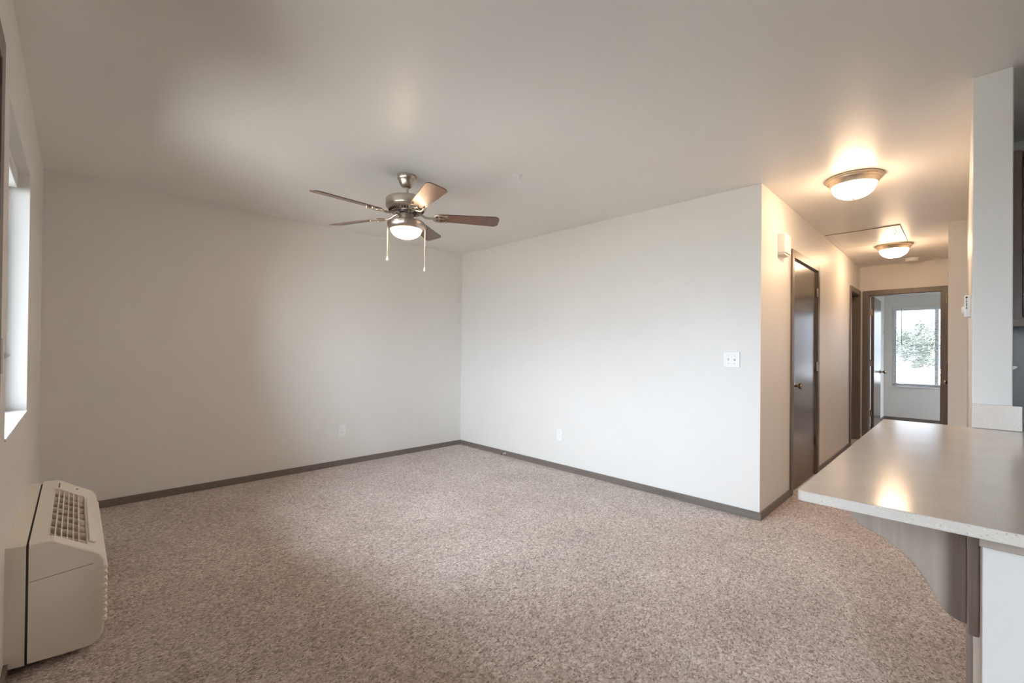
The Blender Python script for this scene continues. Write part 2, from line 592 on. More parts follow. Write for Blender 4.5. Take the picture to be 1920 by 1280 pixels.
# open doorway in the hallway wall
d = sempty('door_3', (LB, (D3[0] + D3[1]) / 2, 0), 'narrow dark framed opening near the end of the hallway wall', 'doorway')
bm = MB()
box(bm, LB, LB + CT, D3[0] - CW, D3[0] + 0.008, 0, D3[3] + CW, 0.003)
box(bm, LB, LB + CT, D3[1] - 0.008, D3[1] + CW, 0, D3[3] + CW, 0.003)
box(bm, LB, LB + CT, D3[0] + 0.008, D3[1] - 0.008, D3[3] - 0.008, D3[3] + CW, 0.003)
obj('door_casing', bm, TRIM, d)
bm = MB()
box(bm, LB - 0.125, LB, D3[0], D3[0] + 0.016, 0, D3[3])
box(bm, LB - 0.125, LB, D3[1] - 0.016, D3[1], 0, D3[3])
box(bm, LB - 0.125, LB, D3[0] + 0.016, D3[1] - 0.016, D3[3] - 0.016, D3[3])
box(bm, LB - 0.075, LB - 0.04, D3[0] + 0.016, D3[0] + 0.027, 0, D3[3] - 0.016)
box(bm, LB - 0.075, LB - 0.04, D3[1] - 0.027, D3[1] - 0.016, 0, D3[3] - 0.016)
obj('door_jamb', bm, TRIM, d)

# bedroom doorway with its door swung open against the wall
d = sempty('door_4', ((D4[0] + D4[1]) / 2, LH, 0), 'dark framed bedroom doorway at the hallway end, its door swung open', 'door')
bm = MB()
box(bm, D4[0] - CW, D4[0] + 0.006, LH - CT, LH, 0, D4[3] + CW, 0.003)
box(bm, D4[1] - 0.006, D4[1] + CW, LH - CT, LH, 0, D4[3] + CW, 0.003)
box(bm, D4[0] + 0.006, D4[1] - 0.006, LH - CT, LH, D4[3] - 0.006, D4[3] + CW, 0.003)
obj('door_casing', bm, TRIM, d)
bm = MB()
box(bm, D4[0] - 0.001, D4[0] + 0.012, LH, LH + 0.12, 0, D4[3])
box(bm, D4[1] - 0.014, D4[1] + 0.001, LH, LH + 0.12, 0, D4[3])
box(bm, D4[0] + 0.012, D4[1] - 0.014, LH, LH + 0.12, D4[3] - 0.014, D4[3])
obj('door_jamb', bm, TRIM, d)
bm = MB()
box(bm, 3.604, 3.640, 4.562, 5.30, 0.012, 2.02, 0.002)
obj('door_slab', bm, DOOR, d)
knob('door_knob', d, (3.640, 5.235, 0.935), 'x', BRONZE)
for z in (1.80, 1.08, 0.36):
    bm = MB()
    box(bm, 3.597, 3.622, 4.545, 4.5615, z - 0.045, z + 0.045)
    lathe(bm, [(0, z - 0.046), (0.007, z - 0.046), (0.007, z + 0.046), (0, z + 0.046)], (3.600, 4.556, 0), 'z', 12)
    obj('hinge', bm, BRONZE, d)

# door on the hidden right side of the hallway: its casing edge, hinges and knob stick out past the corner
d = sempty('door_5', (HR, (D5[0] + D5[1]) / 2, 0), 'closed brown door on the hallway right side, only knob and edge showing', 'door')
bm = MB()
box(bm, HR + 0.005, HR + 0.041, D5[0] + 0.018, D5[1] - 0.018, 0.012, D5[3] - 0.018, 0.002)
obj('door_slab', bm, DOOR, d)
bm = MB()
box(bm, HR - CT, HR, D5[0] - CW, D5[0] + 0.008, 0, D5[3] + CW, 0.003)
box(bm, HR - CT, HR, D5[1] - 0.008, D5[1] + CW, 0, D5[3] + CW, 0.003)
box(bm, HR - CT, HR, D5[0] + 0.008, D5[1] - 0.008, D5[3] - 0.008, D5[3] + CW, 0.003)
obj('door_casing', bm, TRIM, d)
knob('door_knob', d, (HR + 0.005, 3.965, 0.875), '-x', BRONZE)
for z in (1.80, 1.06, 0.34):
    bm = MB()
    lathe(bm, [(0, z - 0.046), (0.007, z - 0.046), (0.007, z + 0.046), (0, z + 0.046)], (HR - 0.022, D5[0] + 0.015, 0), 'z', 12)
    box(bm, HR - 0.02, HR + 0.004, D5[0] + 0.010, D5[0] + 0.022, z - 0.045, z + 0.045)
    obj('hinge', bm, BRONZE, d)

# entry door beside the window, with a half glass
d = sempty('door_1', ((D1[0] + D1[1]) / 2, -LA, 0), 'dark brown door casing at the far left edge beside the window', 'door')
CW1 = 0.072
bm = MB()
box(bm, D1[0] - CW1, D1[0] + 0.006, -LA, -LA + CT, 0, D1[3] + CW1, 0.003)
box(bm, D1[1] - 0.006, D1[1] + CW1, -LA, -LA + CT, 0, D1[3] + CW1, 0.003)
box(bm, D1[0] + 0.006, D1[1] - 0.006, -LA, -LA + CT, D1[3] - 0.006, D1[3] + CW1, 0.003)
obj('door_casing', bm, TRIM, d)
bm = MB()
box(bm, D1[0], D1[0] + 0.03, WO, -LA, 0, D1[3])
box(bm, D1[1] - 0.03, D1[1], WO, -LA, 0, D1[3])
box(bm, D1[0] + 0.03, D1[1] - 0.03, WO, -LA, D1[3] - 0.03, D1[3])
obj('door_jamb', bm, TRIM, d)
L0, L1, Z0, Z1 = 2.750, 3.310, 0.97, 1.90
bm = MB()
for r in ((D1[0] + 0.033, L0, 0.01, D1[3] - 0.033), (L1, D1[1] - 0.033, 0.01, D1[3] - 0.033), (L0, L1, 0.01, Z0), (L0, L1, Z1, D1[3] - 0.033)):
    box(bm, r[0], r[1], -3.80, -3.756, r[2], r[3])
obj('door_slab', bm, DOOR, d)
bm = MB()
box(bm, L0, L1, -3.781, -3.775, Z0, Z1)
obj('glass_pane', bm, GLASS, d)
knob('door_knob', d, (3.40, -3.756, 0.93), 'y', BRONZE)

# ------------------------------------------------------------------ windows
def window(name, W, y0, y1, yg, label, mull, fwid=0.045, gm=None):
    """frame between y0..y1, glass at yg, mull: x positions of mullions."""
    x0, x1, z0, z1 = W
    o = sempty(name, ((x0 + x1) / 2, (y0 + y1) / 2, z0), label, 'window')
    bm = MB()
    box(bm, x0, x0 + fwid, y0, y1, z0, z1, 0.004)
    box(bm, x1 - fwid, x1, y0, y1, z0, z1, 0.004)
    box(bm, x0 + fwid, x1 - fwid, y0, y1, z0, z0 + fwid, 0.004)
    box(bm, x0 + fwid, x1 - fwid, y0, y1, z1 - fwid, z1, 0.004)
    for mx in mull:
        box(bm, mx - 0.024, mx + 0.024, y0 + 0.008, y1 - 0.008, z0 + fwid, z1 - fwid, 0.003)
    obj('window_frame', bm, VINYL, o)
    bm = MB()
    box(bm, x0 + fwid - 0.006, x1 - fwid + 0.006, yg - 0.003, yg + 0.003, z0 + fwid - 0.006, z1 - fwid + 0.006)
    obj('glass_pane', bm, gm or GLASS, o)
    return o

w1 = window('window_1', W1, WO + 0.01, WO + 0.075, WO + 0.03, 'deep set white window above the heater at the left edge', [1.678])
bm = MB()
box(bm, W1[0] - 0.001, W1[1] + 0.001, WO + 0.075, -LA + 0.004, W1[2] - 0.006, W1[2] + 0.004, 0.002)
obj('window_sill', bm, VINYL, w1)
w2 = window('added_window_2', W2, WO + 0.01, WO + 0.075, WO + 0.03, 'unseen tall glass panel added on the entry door wall for daylight', [])  # unseen panel, added to light the half wall and bracket
w3 = window('window_3', W3, BY + 0.055, BY + 0.12, BY + 0.1, 'bright white bedroom window seen through the far doorway', [4.205], 0.055, DIMGLASS)
bm = MB()
box(bm, W3[0] + 0.0, W3[1], BY - 0.014, BY + 0.056, W3[2], W3[2] + 0.022, 0.003)
obj('window_sill', bm, VINYL, w3)

w4 = sempty('added_window_4', (6.7, 6.4, 0.9), 'unseen bedroom window added on the right wall for daylight', 'window')  # unseen window, added to brighten the bedroom walls
bm = MB()
box(bm, 6.66, 6.72, 6.1, 6.145, 0.9, 2.06, 0.004)
box(bm, 6.66, 6.72, 6.655, 6.7, 0.9, 2.06, 0.004)
box(bm, 6.66, 6.72, 6.145, 6.655, 0.9, 0.945, 0.004)
box(bm, 6.66, 6.72, 6.145, 6.655, 2.015, 2.06, 0.004)
obj('window_frame', bm, VINYL, w4)
bm = MB()
box(bm, 6.687, 6.693, 6.14, 6.66, 0.94, 2.02)
obj('glass_pane', bm, GLASS, w4)

# blinds
b = thing('window_blind', 'white blind pulled up under the window head at the left edge', 'blind', (1.737, -3.775, 2.0))
bm = MB()
box(bm, W1[0] + 0.012, W1[1] - 0.012, -3.805, -3.75, 2.038, 2.075, 0.003)
obj('headrail', bm, VINYL, b)
bm = MB()
for k in range(9):
    box(bm, W1[0] + 0.016, W1[1] - 0.016, -3.80, -3.752, 2.014 + k * 0.0027, 2.0155 + k * 0.0027)
obj('slats', bm, VINYL, b)
bm = MB()
box(bm, W1[0] + 0.016, W1[1] - 0.016, -3.802, -3.75, 1.996, 2.013, 0.003)
obj('bottom_rail', bm, VINYL, b)

b = thing('mini_blind', 'lowered white mini blind with open slats in the bedroom window', 'blind', (4.22, BY + 0.02, 0.65))
bm = MB()
box(bm, W3[0] + 0.012, W3[1] - 0.012, BY + 0.002, BY + 0.036, 2.020, 2.058, 0.003)
obj('headrail', bm, VINYL, b)
bm = MB()
nsl = 62
for k in range(nsl):
    z = 0.675 + k * (2.012 - 0.675) / (nsl - 1)
    prism(bm, [(BY + 0.008, z - 0.0050), (BY + 0.020, z + 0.0008), (BY + 0.032, z + 0.0040), (BY + 0.032, z + 0.0048), (BY + 0.020, z + 0.0016), (BY + 0.008, z - 0.0042)], 'x', W3[0] + 0.016, W3[1] - 0.016)
obj('slats', bm, SLAT, b)
bm = MB()
box(bm, W3[0] + 0.014, W3[1] - 0.014, BY + 0.008, BY + 0.032, 0.652, 0.668, 0.002)
obj('bottom_rail', bm, GREYM, b, label='bottom rail with its shading coloured in grey')  # grey colour stands in for shading on the rail
bm = MB()
tube(bm, [(3.745, BY - 0.004, 2.025), (3.745, BY - 0.008, 1.36)], 0.005)
obj('tilt_wand', bm, GREYM, b, label='thin dark tilt wand')
bm = MB()
for x in (3.80, 4.22, 4.64):
    tube(bm, [(x, BY + 0.006, 0.66), (x, BY + 0.006, 2.02)], 0.0012, 6)
obj('ladder_cords', bm, VINYL, b)

# ------------------------------------------------------------------ outside
bm = MB()
box(bm, -60, 70, WO - 60, 110, -3.2, -2.9)
struct(obj('ground', bm, GROUND), 'pale ground outside below the bedroom window', 'ground')
bm = MB()
box(bm, -3, 10, WO - 1.65, WO, -0.22, -0.03)
struct(obj('walkway_slab', bm, CONC), 'concrete walkway outside the entry door', 'walkway')
bm = MB()
box(bm, -3, 10, WO - 1.9, WO, 2.62, 2.82)
struct(obj('walkway_roof', bm, CONC), 'roof over the walkway outside the entry door', 'roof')

h = thing('house', 'pale low house with a wide roof outside the bedroom window', 'house', (4.0, 27.5, -2.9))
bm = MB()
box(bm, -4.5, 12.5, 25.5, 30.5, -2.9, -0.2)
obj('house_wall', bm, SIDING, h)
bm = MB()
prism(bm, [(25.0, -0.16), (28.0, 0.46), (31.0, -0.16), (31.0, -0.26), (28.0, 0.36), (25.0, -0.26)], 'x', -5, 13)
obj('roof', bm, ROOF, h)
bm = MB()
box(bm, -5, 13, 24.9, 25.0, -0.27, -0.15)
obj('gutter', bm, FASCIA, h)
for x in (0.6, 3.35, 6.2):
    bm = MB()
    box(bm, x - 0.32, x + 0.32, 25.46, 25.5, -1.25, -0.5)
    f = obj('house_window', bm, SIDING, h)
    bm = MB()
    box(bm, x - 0.27, x - 0.02, 25.44, 25.46, -1.2, -0.55)
    box(bm, x + 0.02, x + 0.27, 25.44, 25.46, -1.2, -0.55)
    obj('house_pane', bm, HPANE, f)

def tree(x, y, zc, rx, rz, n, label):
    t = thing('tree', label, 'tree', (x, y, -2.9), 'trees outside the bedroom window')
    bm = MB()
    tube(bm, [(x, y, -2.9), (x + 0.05, y, -1.2), (x - 0.05, y, zc)], [0.22, 0.17, 0.06], 10)
    for k in range(5):
        a = k * 1.3
        tube(bm, [(x, y, zc - 1.2), (x + rx * 0.5 * math.cos(a), y + rx * 0.5 * math.sin(a), zc + 0.2)], [0.07, 0.02], 7)
    obj('trunk', bm, BARK, t)
    bm = MB()
    clumps = [(rnd.uniform(-1, 1), rnd.uniform(-1, 1), rnd.uniform(-1, 1)) for _ in range(26)]
    clumps = [c for c in clumps if c[0] ** 2 + c[1] ** 2 + c[2] ** 2 < 1.1]
    for k in range(n):
        c = clumps[k % len(clumps)]
        p = Vector((x + rx * (c[0] * 0.8 + rnd.gauss(0, 0.16)), y + rx * (c[1] * 0.8 + rnd.gauss(0, 0.16)), zc + rz * (c[2] * 0.8 + rnd.gauss(0, 0.16))))
        s = rnd.uniform(0.07, 0.15)
        u = Vector((rnd.gauss(0, 1), rnd.gauss(0, 1), rnd.gauss(0, 1))).normalized()
        v = u.cross(Vector((rnd.gauss(0, 1), rnd.gauss(0, 1), rnd.gauss(0, 1)))).normalized()
        bm.faces.new([bm.verts.new(p + q) for q in (u * s, v * s * 0.5, -u * s, -v * s * 0.5)])
    obj('foliage', bm, LEAF, t)
tree(2.55, 36, 1.55, 1.05, 1.75, 2600, 'rounded green tree behind the pale house roof, in the window centre')
tree(0.9, 38, 1.9, 1.3, 1.6, 2200, 'green tree behind the pale house, at the left edge of the bedroom window')

# ------------------------------------------------------------------ ceiling fan
FX, FY = 1.744, -1.87
fan = thing('ceiling_fan', 'five blade brown and nickel ceiling fan with lit bowl light', 'ceiling fan', (FX, FY, H))
bm = MB()
lathe(bm, [(0, 0), (0.066, 0), (0.068, -0.006), (0.067, -0.022), (0.060, -0.032), (0.056, -0.036), (0.052, -0.052), (0.043, -0.070), (0.030, -0.082), (0.018, -0.086), (0, -0.086)], (FX, FY, H), 'z')
obj('canopy', bm, NICKEL, fan, smooth=True)
bm = MB()
lathe(bm, [(0, -0.08), (0.0135, -0.08), (0.0135, -0.150), (0.020, -0.153), (0.020, -0.172), (0, -0.172)], (FX, FY, H), 'z', 24)
obj('downrod', bm, NICKEL, fan, smooth=True)
bm = MB()
lathe(bm, [(0, 2.285), (0.030, 2.285), (0.120, 2.281), (0.137, 2.275), (0.143, 2.266), (0.143, 2.222), (0.140, 2.215), (0.136, 2.212), (0.136, 2.208), (0.126, 2.196), (0.108, 2.185), (0.090, 2.180), (0, 2.180)], (FX, FY, 0), 'z', 64)
mh = obj('motor_housing', bm, NICKEL, fan, smooth=True)
bm = MB()
for k in range(40):
    a = 2 * PI * k / 40
    R = Matrix.Translation((FX, FY, 0)) @ Matrix.Rotation(a, 4, 'Z')
    t = bmesh.new()
    box(t, 0.104, 0.124, -0.004, 0.004, 2.1855, 2.1925)
    merge(bm, t, R @ Matrix.Translation((0.114, 0, 2.189)) @ Matrix.Rotation(-0.62, 4, 'Y') @ Matrix.Translation((-0.114, 0, -2.189)))
obj('vent_slots', bm, BLACK, mh, label='dark vent slots')
bm = MB()
lathe(bm, [(0, 2.181), (0.074, 2.181), (0.074, 2.172), (0.060, 2.168), (0, 2.168)], (FX, FY, 0), 'z', 40)
obj('flywheel', bm, BLACK, fan, smooth=True, label='dark flywheel under the motor')
bm = MB()
lathe(bm, [(0, 2.170), (0.050, 2.170), (0.051, 2.166), (0.051, 2.124), (0.056, 2.117), (0, 2.117)], (FX, FY, 0), 'z', 48)
obj('switch_housing', bm, NICKEL, fan, smooth=True)
bm = MB()
lathe(bm, [(0, 2.119), (0.057, 2.119), (0.095, 2.117), (0.124, 2.111), (0.131, 2.103), (0.131, 2.084), (0.126, 2.071), (0.115, 2.058), (0.109, 2.055), (0.107, 2.060), (0, 2.062)], (FX, FY, 0), 'z', 64)
obj('light_fitter', bm, NICKEL, fan, smooth=True)
bm = MB()
pr = [(0.106, 2.061)] + [(0.106 * math.cos(a), 2.056 - 0.062 * math.sin(a)) for a in [i * PI / 2 / 14 for i in range(14)]] + [(0, 1.994)]
lathe(bm, pr, (FX, FY, 0), 'z', 56)
obj('glass_bowl', bm, FANBOWL, fan, smooth=True, label='glowing frosted glass bowl')
BZ = 2.158
BA = [-15.5, 57.0, 128.0, 203.0, 272.5]
for deg in BA:
    R = Matrix.Translation((FX, FY, 0)) @ Matrix.Rotation(math.radians(deg), 4, 'Z')
    P = R @ Matrix.Translation((0, 0, BZ)) @ Matrix.Rotation(math.radians(-13), 4, 'X')
    # outline of the blade: r along x, width along y
    out = []
    r0, r1, w0, w1_ = 0.205, 0.665, 0.050, 0.068
    rc = 0.036
    for a in range(0, 91, 15):
        A = math.radians(a)
        out.append((r1 - rc + rc * math.sin(A), -(w1_ - rc) - rc * math.cos(A)))
    for a in range(0, 91, 15):
        A = math.radians(a)
        out.append((r1 - rc + rc * math.cos(A), (w1_ - rc) + rc * math.sin(A)))
    for a in range(0, 91, 15):
        A = math.radians(a)
        out.append((r0 + 0.035 - 0.035 * math.sin(A), (w0 - 0.035) + 0.035 * math.cos(A)))
    for a in range(0, 91, 15):
        A = math.radians(a)
        out.append((r0 + 0.035 - 0.035 * math.cos(A), -(w0 - 0.035) - 0.035 * math.sin(A)))
    t = bmesh.new()
    prism(t, out, 'z', -0.003, 0.003, 0.0012, 1, False)
    bm = MB()
    merge(bm, t, P)
    bl = obj('blade', bm, BLADE, fan)
    bm = MB()
    # arm: from the flywheel down and out, ending in a three pronged scroll under the blade
    tube(bm, [(0.062, 0, 2.176), (0.088, 0, 2.174), (0.110, 0, 2.166), (0.132, 0, 2.153), (0.155, 0, BZ - 0.008), (0.190, 0, BZ - 0.008)], [0.011, 0.009, 0.008, 0.008, 0.008, 0.007], 10, R)
    ring = [(0.285, -0.040, -0.0075), (0.240, -0.046, -0.0075), (0.212, -0.042, -0.0075), (0.192, -0.026, -0.0075), (0.184, 0, -0.0075),
            (0.192, 0.026, -0.0075), (0.212, 0.042, -0.0075), (0.240, 0.046, -0.0075), (0.285, 0.040, -0.0075)]
    tube(bm, ring, 0.0055, 8, P)
    tube(bm, [(0.185, 0, -0.0075), (0.262, 0, -0.0075)], 0.0065, 8, P)
    tube(bm, [(0.232, -0.044, -0.0075), (0.226, -0.020, -0.0075), (0.240, 0, -0.0075), (0.226, 0.020, -0.0075), (0.232, 0.044, -0.0075)], 0.0045, 8, P)
    for (sx, sy) in ((0.283, -0.040), (0.283, 0.040), (0.262, 0)):
        lathe(bm, [(0, -0.016), (0.006, -0.014), (0.008, -0.008), (0.008, -0.003), (0, -0.003)], (sx, sy, 0), 'z', 12, P)
    obj('blade_arm', bm, NICKEL, fan, smooth=True)
rx_, ry_ = rt0.x, rt0.y
for s, zb, off in ((-1, 1.838, 0.134), (1, 1.765, 0.134)):
    cx, cy = FX + s * rx_ * off, FY + s * ry_ * off
    bm = MB()
    z = 2.098
    tube(bm, [(cx - s * 0.02 * rx_, cy - s * 0.02 * ry_, 2.092), (cx, cy, 2.088), (cx, cy, 2.076), (cx, cy, zb + 0.03)], 0.0022, 8)
    k = 0
    zz = 2.07
    while zz > zb + 0.04:
        bmesh.ops.create_icosphere(bm, subdivisions=1, radius=0.0032, matrix=Matrix.Translation((cx, cy, zz)))
        zz -= 0.009
    pc = obj('pull_chain', bm, CHAIN, fan)
    bm = MB()
    lathe(bm, [(0, 0.034), (0.003, 0.033), (0.004, 0.024), (0.008, 0.012), (0.0095, 0.006), (0.008, 0.001), (0.004, -0.002), (0, -0.002)], (cx, cy, zb), 'z', 16)
    obj('chain_pendant', bm, WHITE, pc, smooth=True, label='white teardrop pull')

# ------------------------------------------------------------------ hallway flush lights
def flush(x, y, label):
    t = thing('ceiling_light', label, 'ceiling light', (x, y, H), 'flush ceiling lights in the hallway')
    bm = MB()
    lathe(bm, [(0, 0), (0.163, 0), (0.168, -0.004), (0.168, -0.010), (0.161, -0.015), (0.157, -0.017), (0.155, -0.024), (0.148, -0.030), (0.143, -0.034), (0.139, -0.048), (0.134, -0.056), (0.129, -0.056), (0.128, -0.050), (0, -0.050)], (x, y, H), 'z', 72)
    obj('rim', bm, RIM, t, smooth=True)
    bm = MB()
    pr = [(0.127, H - 0.050)] + [(0.127 * math.cos(a), H - 0.056 - 0.090 * math.sin(a)) for a in [i * PI / 2 / 14 for i in range(14)]] + [(0, H - 0.146)]
    lathe(bm, pr, (x, y, 0), 'z', 64)
    obj('glass_bowl', bm, BOWL, t, smooth=True, label='glowing frosted glass bowl')
    bm = MB()
    lathe(bm, [(0, -0.143), (0.014, -0.144), (0.013, -0.149), (0.006, -0.152), (0.005, -0.157), (0, -0.159)], (x, y, H), 'z', 20)
    obj('finial', bm, RIM, t, smooth=True)
flush(3.983, 0.335, 'nearer and larger looking flush ceiling light at the hallway mouth')
flush(3.975, 3.035, 'farther flush ceiling light past the ceiling hatch, near the doorway')

# attic hatch
t = thing('attic_hatch', 'flush square access hatch in the hallway ceiling between two lights', 'hatch', (3.8, 2.45, H))
hx0, hx1, hy0, hy1 = 3.512, 4.100, 2.035, 2.87
bm = MB()
fwid = 0.042
for r in ((hx0, hx1, hy0, hy0 + fwid), (hx0, hx1, hy1 - fwid, hy1), (hx0, hx0 + fwid, hy0 + fwid, hy1 - fwid), (hx1 - fwid, hx1, hy0 + fwid, hy1 - fwid)):
    box(bm, *r, H - 0.005, H, 0.001)
obj('hatch_frame', bm, CEIL, t)
bm = MB()
box(bm, hx0 + fwid + 0.004, hx1 - fwid - 0.004, hy0 + fwid + 0.004, hy1 - fwid - 0.004, H - 0.004, H)
obj('hatch_panel', bm, CEIL, t)
bm = MB()
box(bm, hx0, hx1 + 0.004, hy0 - 0.004, hy0, H - 0.005, H)
box(bm, hx1, hx1 + 0.004, hy0, hy1, H - 0.005, H)
box(bm, hx1 - fwid - 0.004, hx1 - fwid, hy0 + fwid, hy1 - fwid, H - 0.0045, H)
obj('hatch_gap', bm, PTACI, t, label='thin dark gap line')
bm = MB()
tube(bm, [(4.036, 2.36, H - 0.006), (4.036, 2.365, H - 0.016), (4.040, 2.44, H - 0.016), (4.040, 2.445, H - 0.006)], 0.003, 8)
obj('hatch_pull', bm, NICKEL, t)

# smoke detector, sprinklers
t = thing('smoke_detector', 'round white smoke detector on the ceiling behind the farther light', 'smoke detector', (4.06, 4.10, H))
bm = MB()
lathe(bm, [(0, 0), (0.070, 0), (0.070, -0.010), (0.066, -0.014), (0, -0.014)], (4.06, 4.10, H), 'z', 40)
obj('mounting_plate', bm, WHITE, t, smooth=True)
bm = MB()
lathe(bm, [(0, -0.014), (0.062, -0.014), (0.062, -0.030), (0.056, -0.040), (0.030, -0.043), (0, -0.043)], (4.06, 4.10, H), 'z', 40)
obj('cover', bm, WHITE, t, smooth=True)

def sprinkler(x, y, label):
    t = thing('sprinkler', label, 'sprinkler', (x, y, H), 'ceiling fire sprinklers')
    bm = MB()
    lathe(bm, [(0, 0), (0.036, 0), (0.035, -0.005), (0.026, -0.010), (0.018, -0.010), (0.016, -0.004), (0, -0.004)], (x, y, H), 'z', 36)
    obj('escutcheon', bm, WHITE, t, smooth=True)
    bm = MB()
    lathe(bm, [(0, -0.004), (0.011, -0.004), (0.011, -0.018), (0.007, -0.022), (0, -0.022)], (x, y, H), 'z', 20)
    for s in (-1, 1):
        tube(bm, [(x + s * 0.009, y, H - 0.018), (x + s * 0.013, y, H - 0.030), (x + s * 0.006, y, H - 0.044), (x, y, H - 0.048)], 0.0025, 8)
    obj('frame', bm, WHITE, t)
    bm = MB()
    for k in range(12):
        a = 2 * PI * k / 12
        t2 = bmesh.new()
        box(t2, 0.004, 0.017, -0.0025, 0.0025, H - 0.050, H - 0.0485)
        merge(bm, t2, Matrix.Translation((x, y, 0)) @ Matrix.Rotation(a, 4, 'Z'))
    lathe(bm, [(0, -0.047), (0.008, -0.047), (0.008, -0.051), (0, -0.051)], (x, y, H), 'z', 16)
    obj('deflector', bm, WHITE, t)
sprinkler(2.327, -1.337, 'small white sprinkler in the living room ceiling right of the fan')
sprinkler(4.285, 4.33, 'tiny sprinkler on the hallway ceiling above the bedroom doorway')

# ------------------------------------------------------------------ outlets, switches, wall boxes
def plate(t, c, axis, wd, ht, dp=0.006):
    bm = MB()
    x, y, z = c
    if axis == 'x':
        box(bm, x, x + dp, y - wd / 2, y + wd / 2, z - ht / 2, z + ht / 2, 0.0022)
    else:
        box(bm, x - wd / 2, x + wd / 2, y - dp, y, z - ht / 2, z + ht / 2, 0.0022)
    return obj('cover_plate', bm, WHITE, t)

def outlet(c, axis, label):
    x, y, z = c
    t = thing('outlet', label, 'outlet', c, 'wall outlets')
    plate(t, c, axis, 0.076, 0.122)
    for dz in (0.021, -0.021):
        bm = MB()
        if axis == 'x':
            box(bm, x + 0.005, x + 0.0085, y - 0.017, y + 0.017, z + dz - 0.0145, z + dz + 0.0145, 0.0015)
        else:
            box(bm, x - 0.017, x + 0.017, y - 0.0085, y - 0.005, z + dz - 0.0145, z + dz + 0.0145, 0.0015)
        rc = obj('receptacle', bm, WHITE, t)
        bm = MB()
        for s in (-1, 1):
            if axis == 'x':
                box(bm, x + 0.008, x + 0.0089, y + s * 0.0065 - 0.0012, y + s * 0.0065 + 0.0012, z + dz - 0.003, z + dz + 0.006)
            else:
                box(bm, x + s * 0.0065 - 0.0012, x + s * 0.0065 + 0.0012, y - 0.0089, y - 0.008, z + dz - 0.003, z + dz + 0.006)
        obj('slots', bm, GREYM, rc, label='grey slots')
outlet((0, -1.553, 0.358), 'x', 'white outlet low on the left wall')
outlet((1.640, 0, 0.351), 'y', 'white outlet low on the bright back wall')

t = thing('light_switch', 'white double light switch on the back wall near the hallway corner', 'light switch', (3.297, 0, 1.156), 'light switches')
plate(t, (3.297, 0, 1.156), 'y', 0.117, 0.117)
for s, up_ in ((-1, 1), (1, -1)):
    x = 3.297 + s * 0.023
    bm = MB()
    prism(bm, [(-0.005, 1.156 - 0.011), (-0.005, 1.156 + 0.011), (-0.012, 1.156 + up_ * 0.010), (-0.017, 1.156 + up_ * 0.008), (-0.014, 1.156 + up_ * 0.002)], 'x', x - 0.005, x + 0.005)
    obj('toggle', bm, WHITE, t)
    for dz in (0.030, -0.030):
        bm = MB()
        lathe(bm, [(0, 0.005), (0.003, 0.005), (0.003, 0.0072), (0, 0.0074)], (x, 0, 1.156 + dz), '-y', 12)
        obj('screw', bm, GREYM, t, label='grey screw')

t = thing('light_switch', 'light switch on the kitchen side of the white wall end, toggle poking out', 'light switch', (DX1, -0.55, 1.153), 'light switches')
plate(t, (DX1, -0.55, 1.153), 'x', 0.072, 0.117)
bm = MB()
prism(bm, [(DX1 + 0.005, 1.143), (DX1 + 0.005, 1.163), (DX1 + 0.012, 1.163), (DX1 + 0.022, 1.161), (DX1 + 0.020, 1.154)], 'y', -0.556, -0.544)
obj('toggle', bm, WHITE, t)

t = thing('light_switch', 'light switch beside the window near the left edge, seen edge on', 'light switch', (2.30, -LA, 1.175), 'light switches')
bm = MB()
box(bm, 2.265, 2.335, -LA, -LA + 0.006, 1.117, 1.233, 0.002)
obj('cover_plate', bm, WHITE, t)
bm = MB()
prism(bm, [(-LA + 0.005, 1.165), (-LA + 0.005, 1.185), (-LA + 0.012, 1.184), (-LA + 0.020, 1.180), (-LA + 0.018, 1.174)], 'x', 2.295, 2.305)
obj('toggle', bm, WHITE, t)

t = thing('door_chime', 'cream wall box mounted high beside the brown hallway door', 'wall box', (LB, 0.49, 1.99))
bm = MB()
box(bm, LB, LB + 0.052, 0.405, 0.575, 2.000, 2.150, 0.006)
obj('cover', bm, WHITE, t)
bm = MB()
box(bm, LB, LB + 0.044, 0.415, 0.565, 1.985, 2.000)
obj('base_plate', bm, PTAC, t, label='beige base below the cover')
bm = MB()
box(bm, LB + 0.0515, LB + 0.0525, 0.42, 0.56, 2.018, 2.021)
obj('seam', bm, GREYM, t, label='thin dark seam')

t = thing('thermostat', 'white thermostat with a side dial on the wall end by the hallway', 'thermostat', (DX0, -0.25, 1.40))
bm = MB()
box(bm, DX0 - 0.024, DX0, -0.30, -0.20, 1.404, 1.514, 0.003)
obj('body', bm, WHITE, t)
bm = MB()
for z, s in ((1.503, 0.0034), (1.493, 0.0018), (1.483, 0.0024), (1.475, 0.0014), (1.468, 0.0024), (1.460, 0.0022), (1.449, 0.0028)):
    box(bm, DX0 - 0.0155 - s, DX0 - 0.0155 + s, -0.3006, -0.2996, z - s * 1.2, z + s * 1.2)
obj('scale_marks', bm, BLACK, t, label='black scale marks')
bm = MB()
lathe(bm, [(0, 0), (0.019, 0), (0.019, 0.006), (0.015, 0.009), (0, 0.009)], (DX0 - 0.024, -0.272, 1.440), '-x', 28)
obj('dial', bm, WHITE, t, smooth=True)

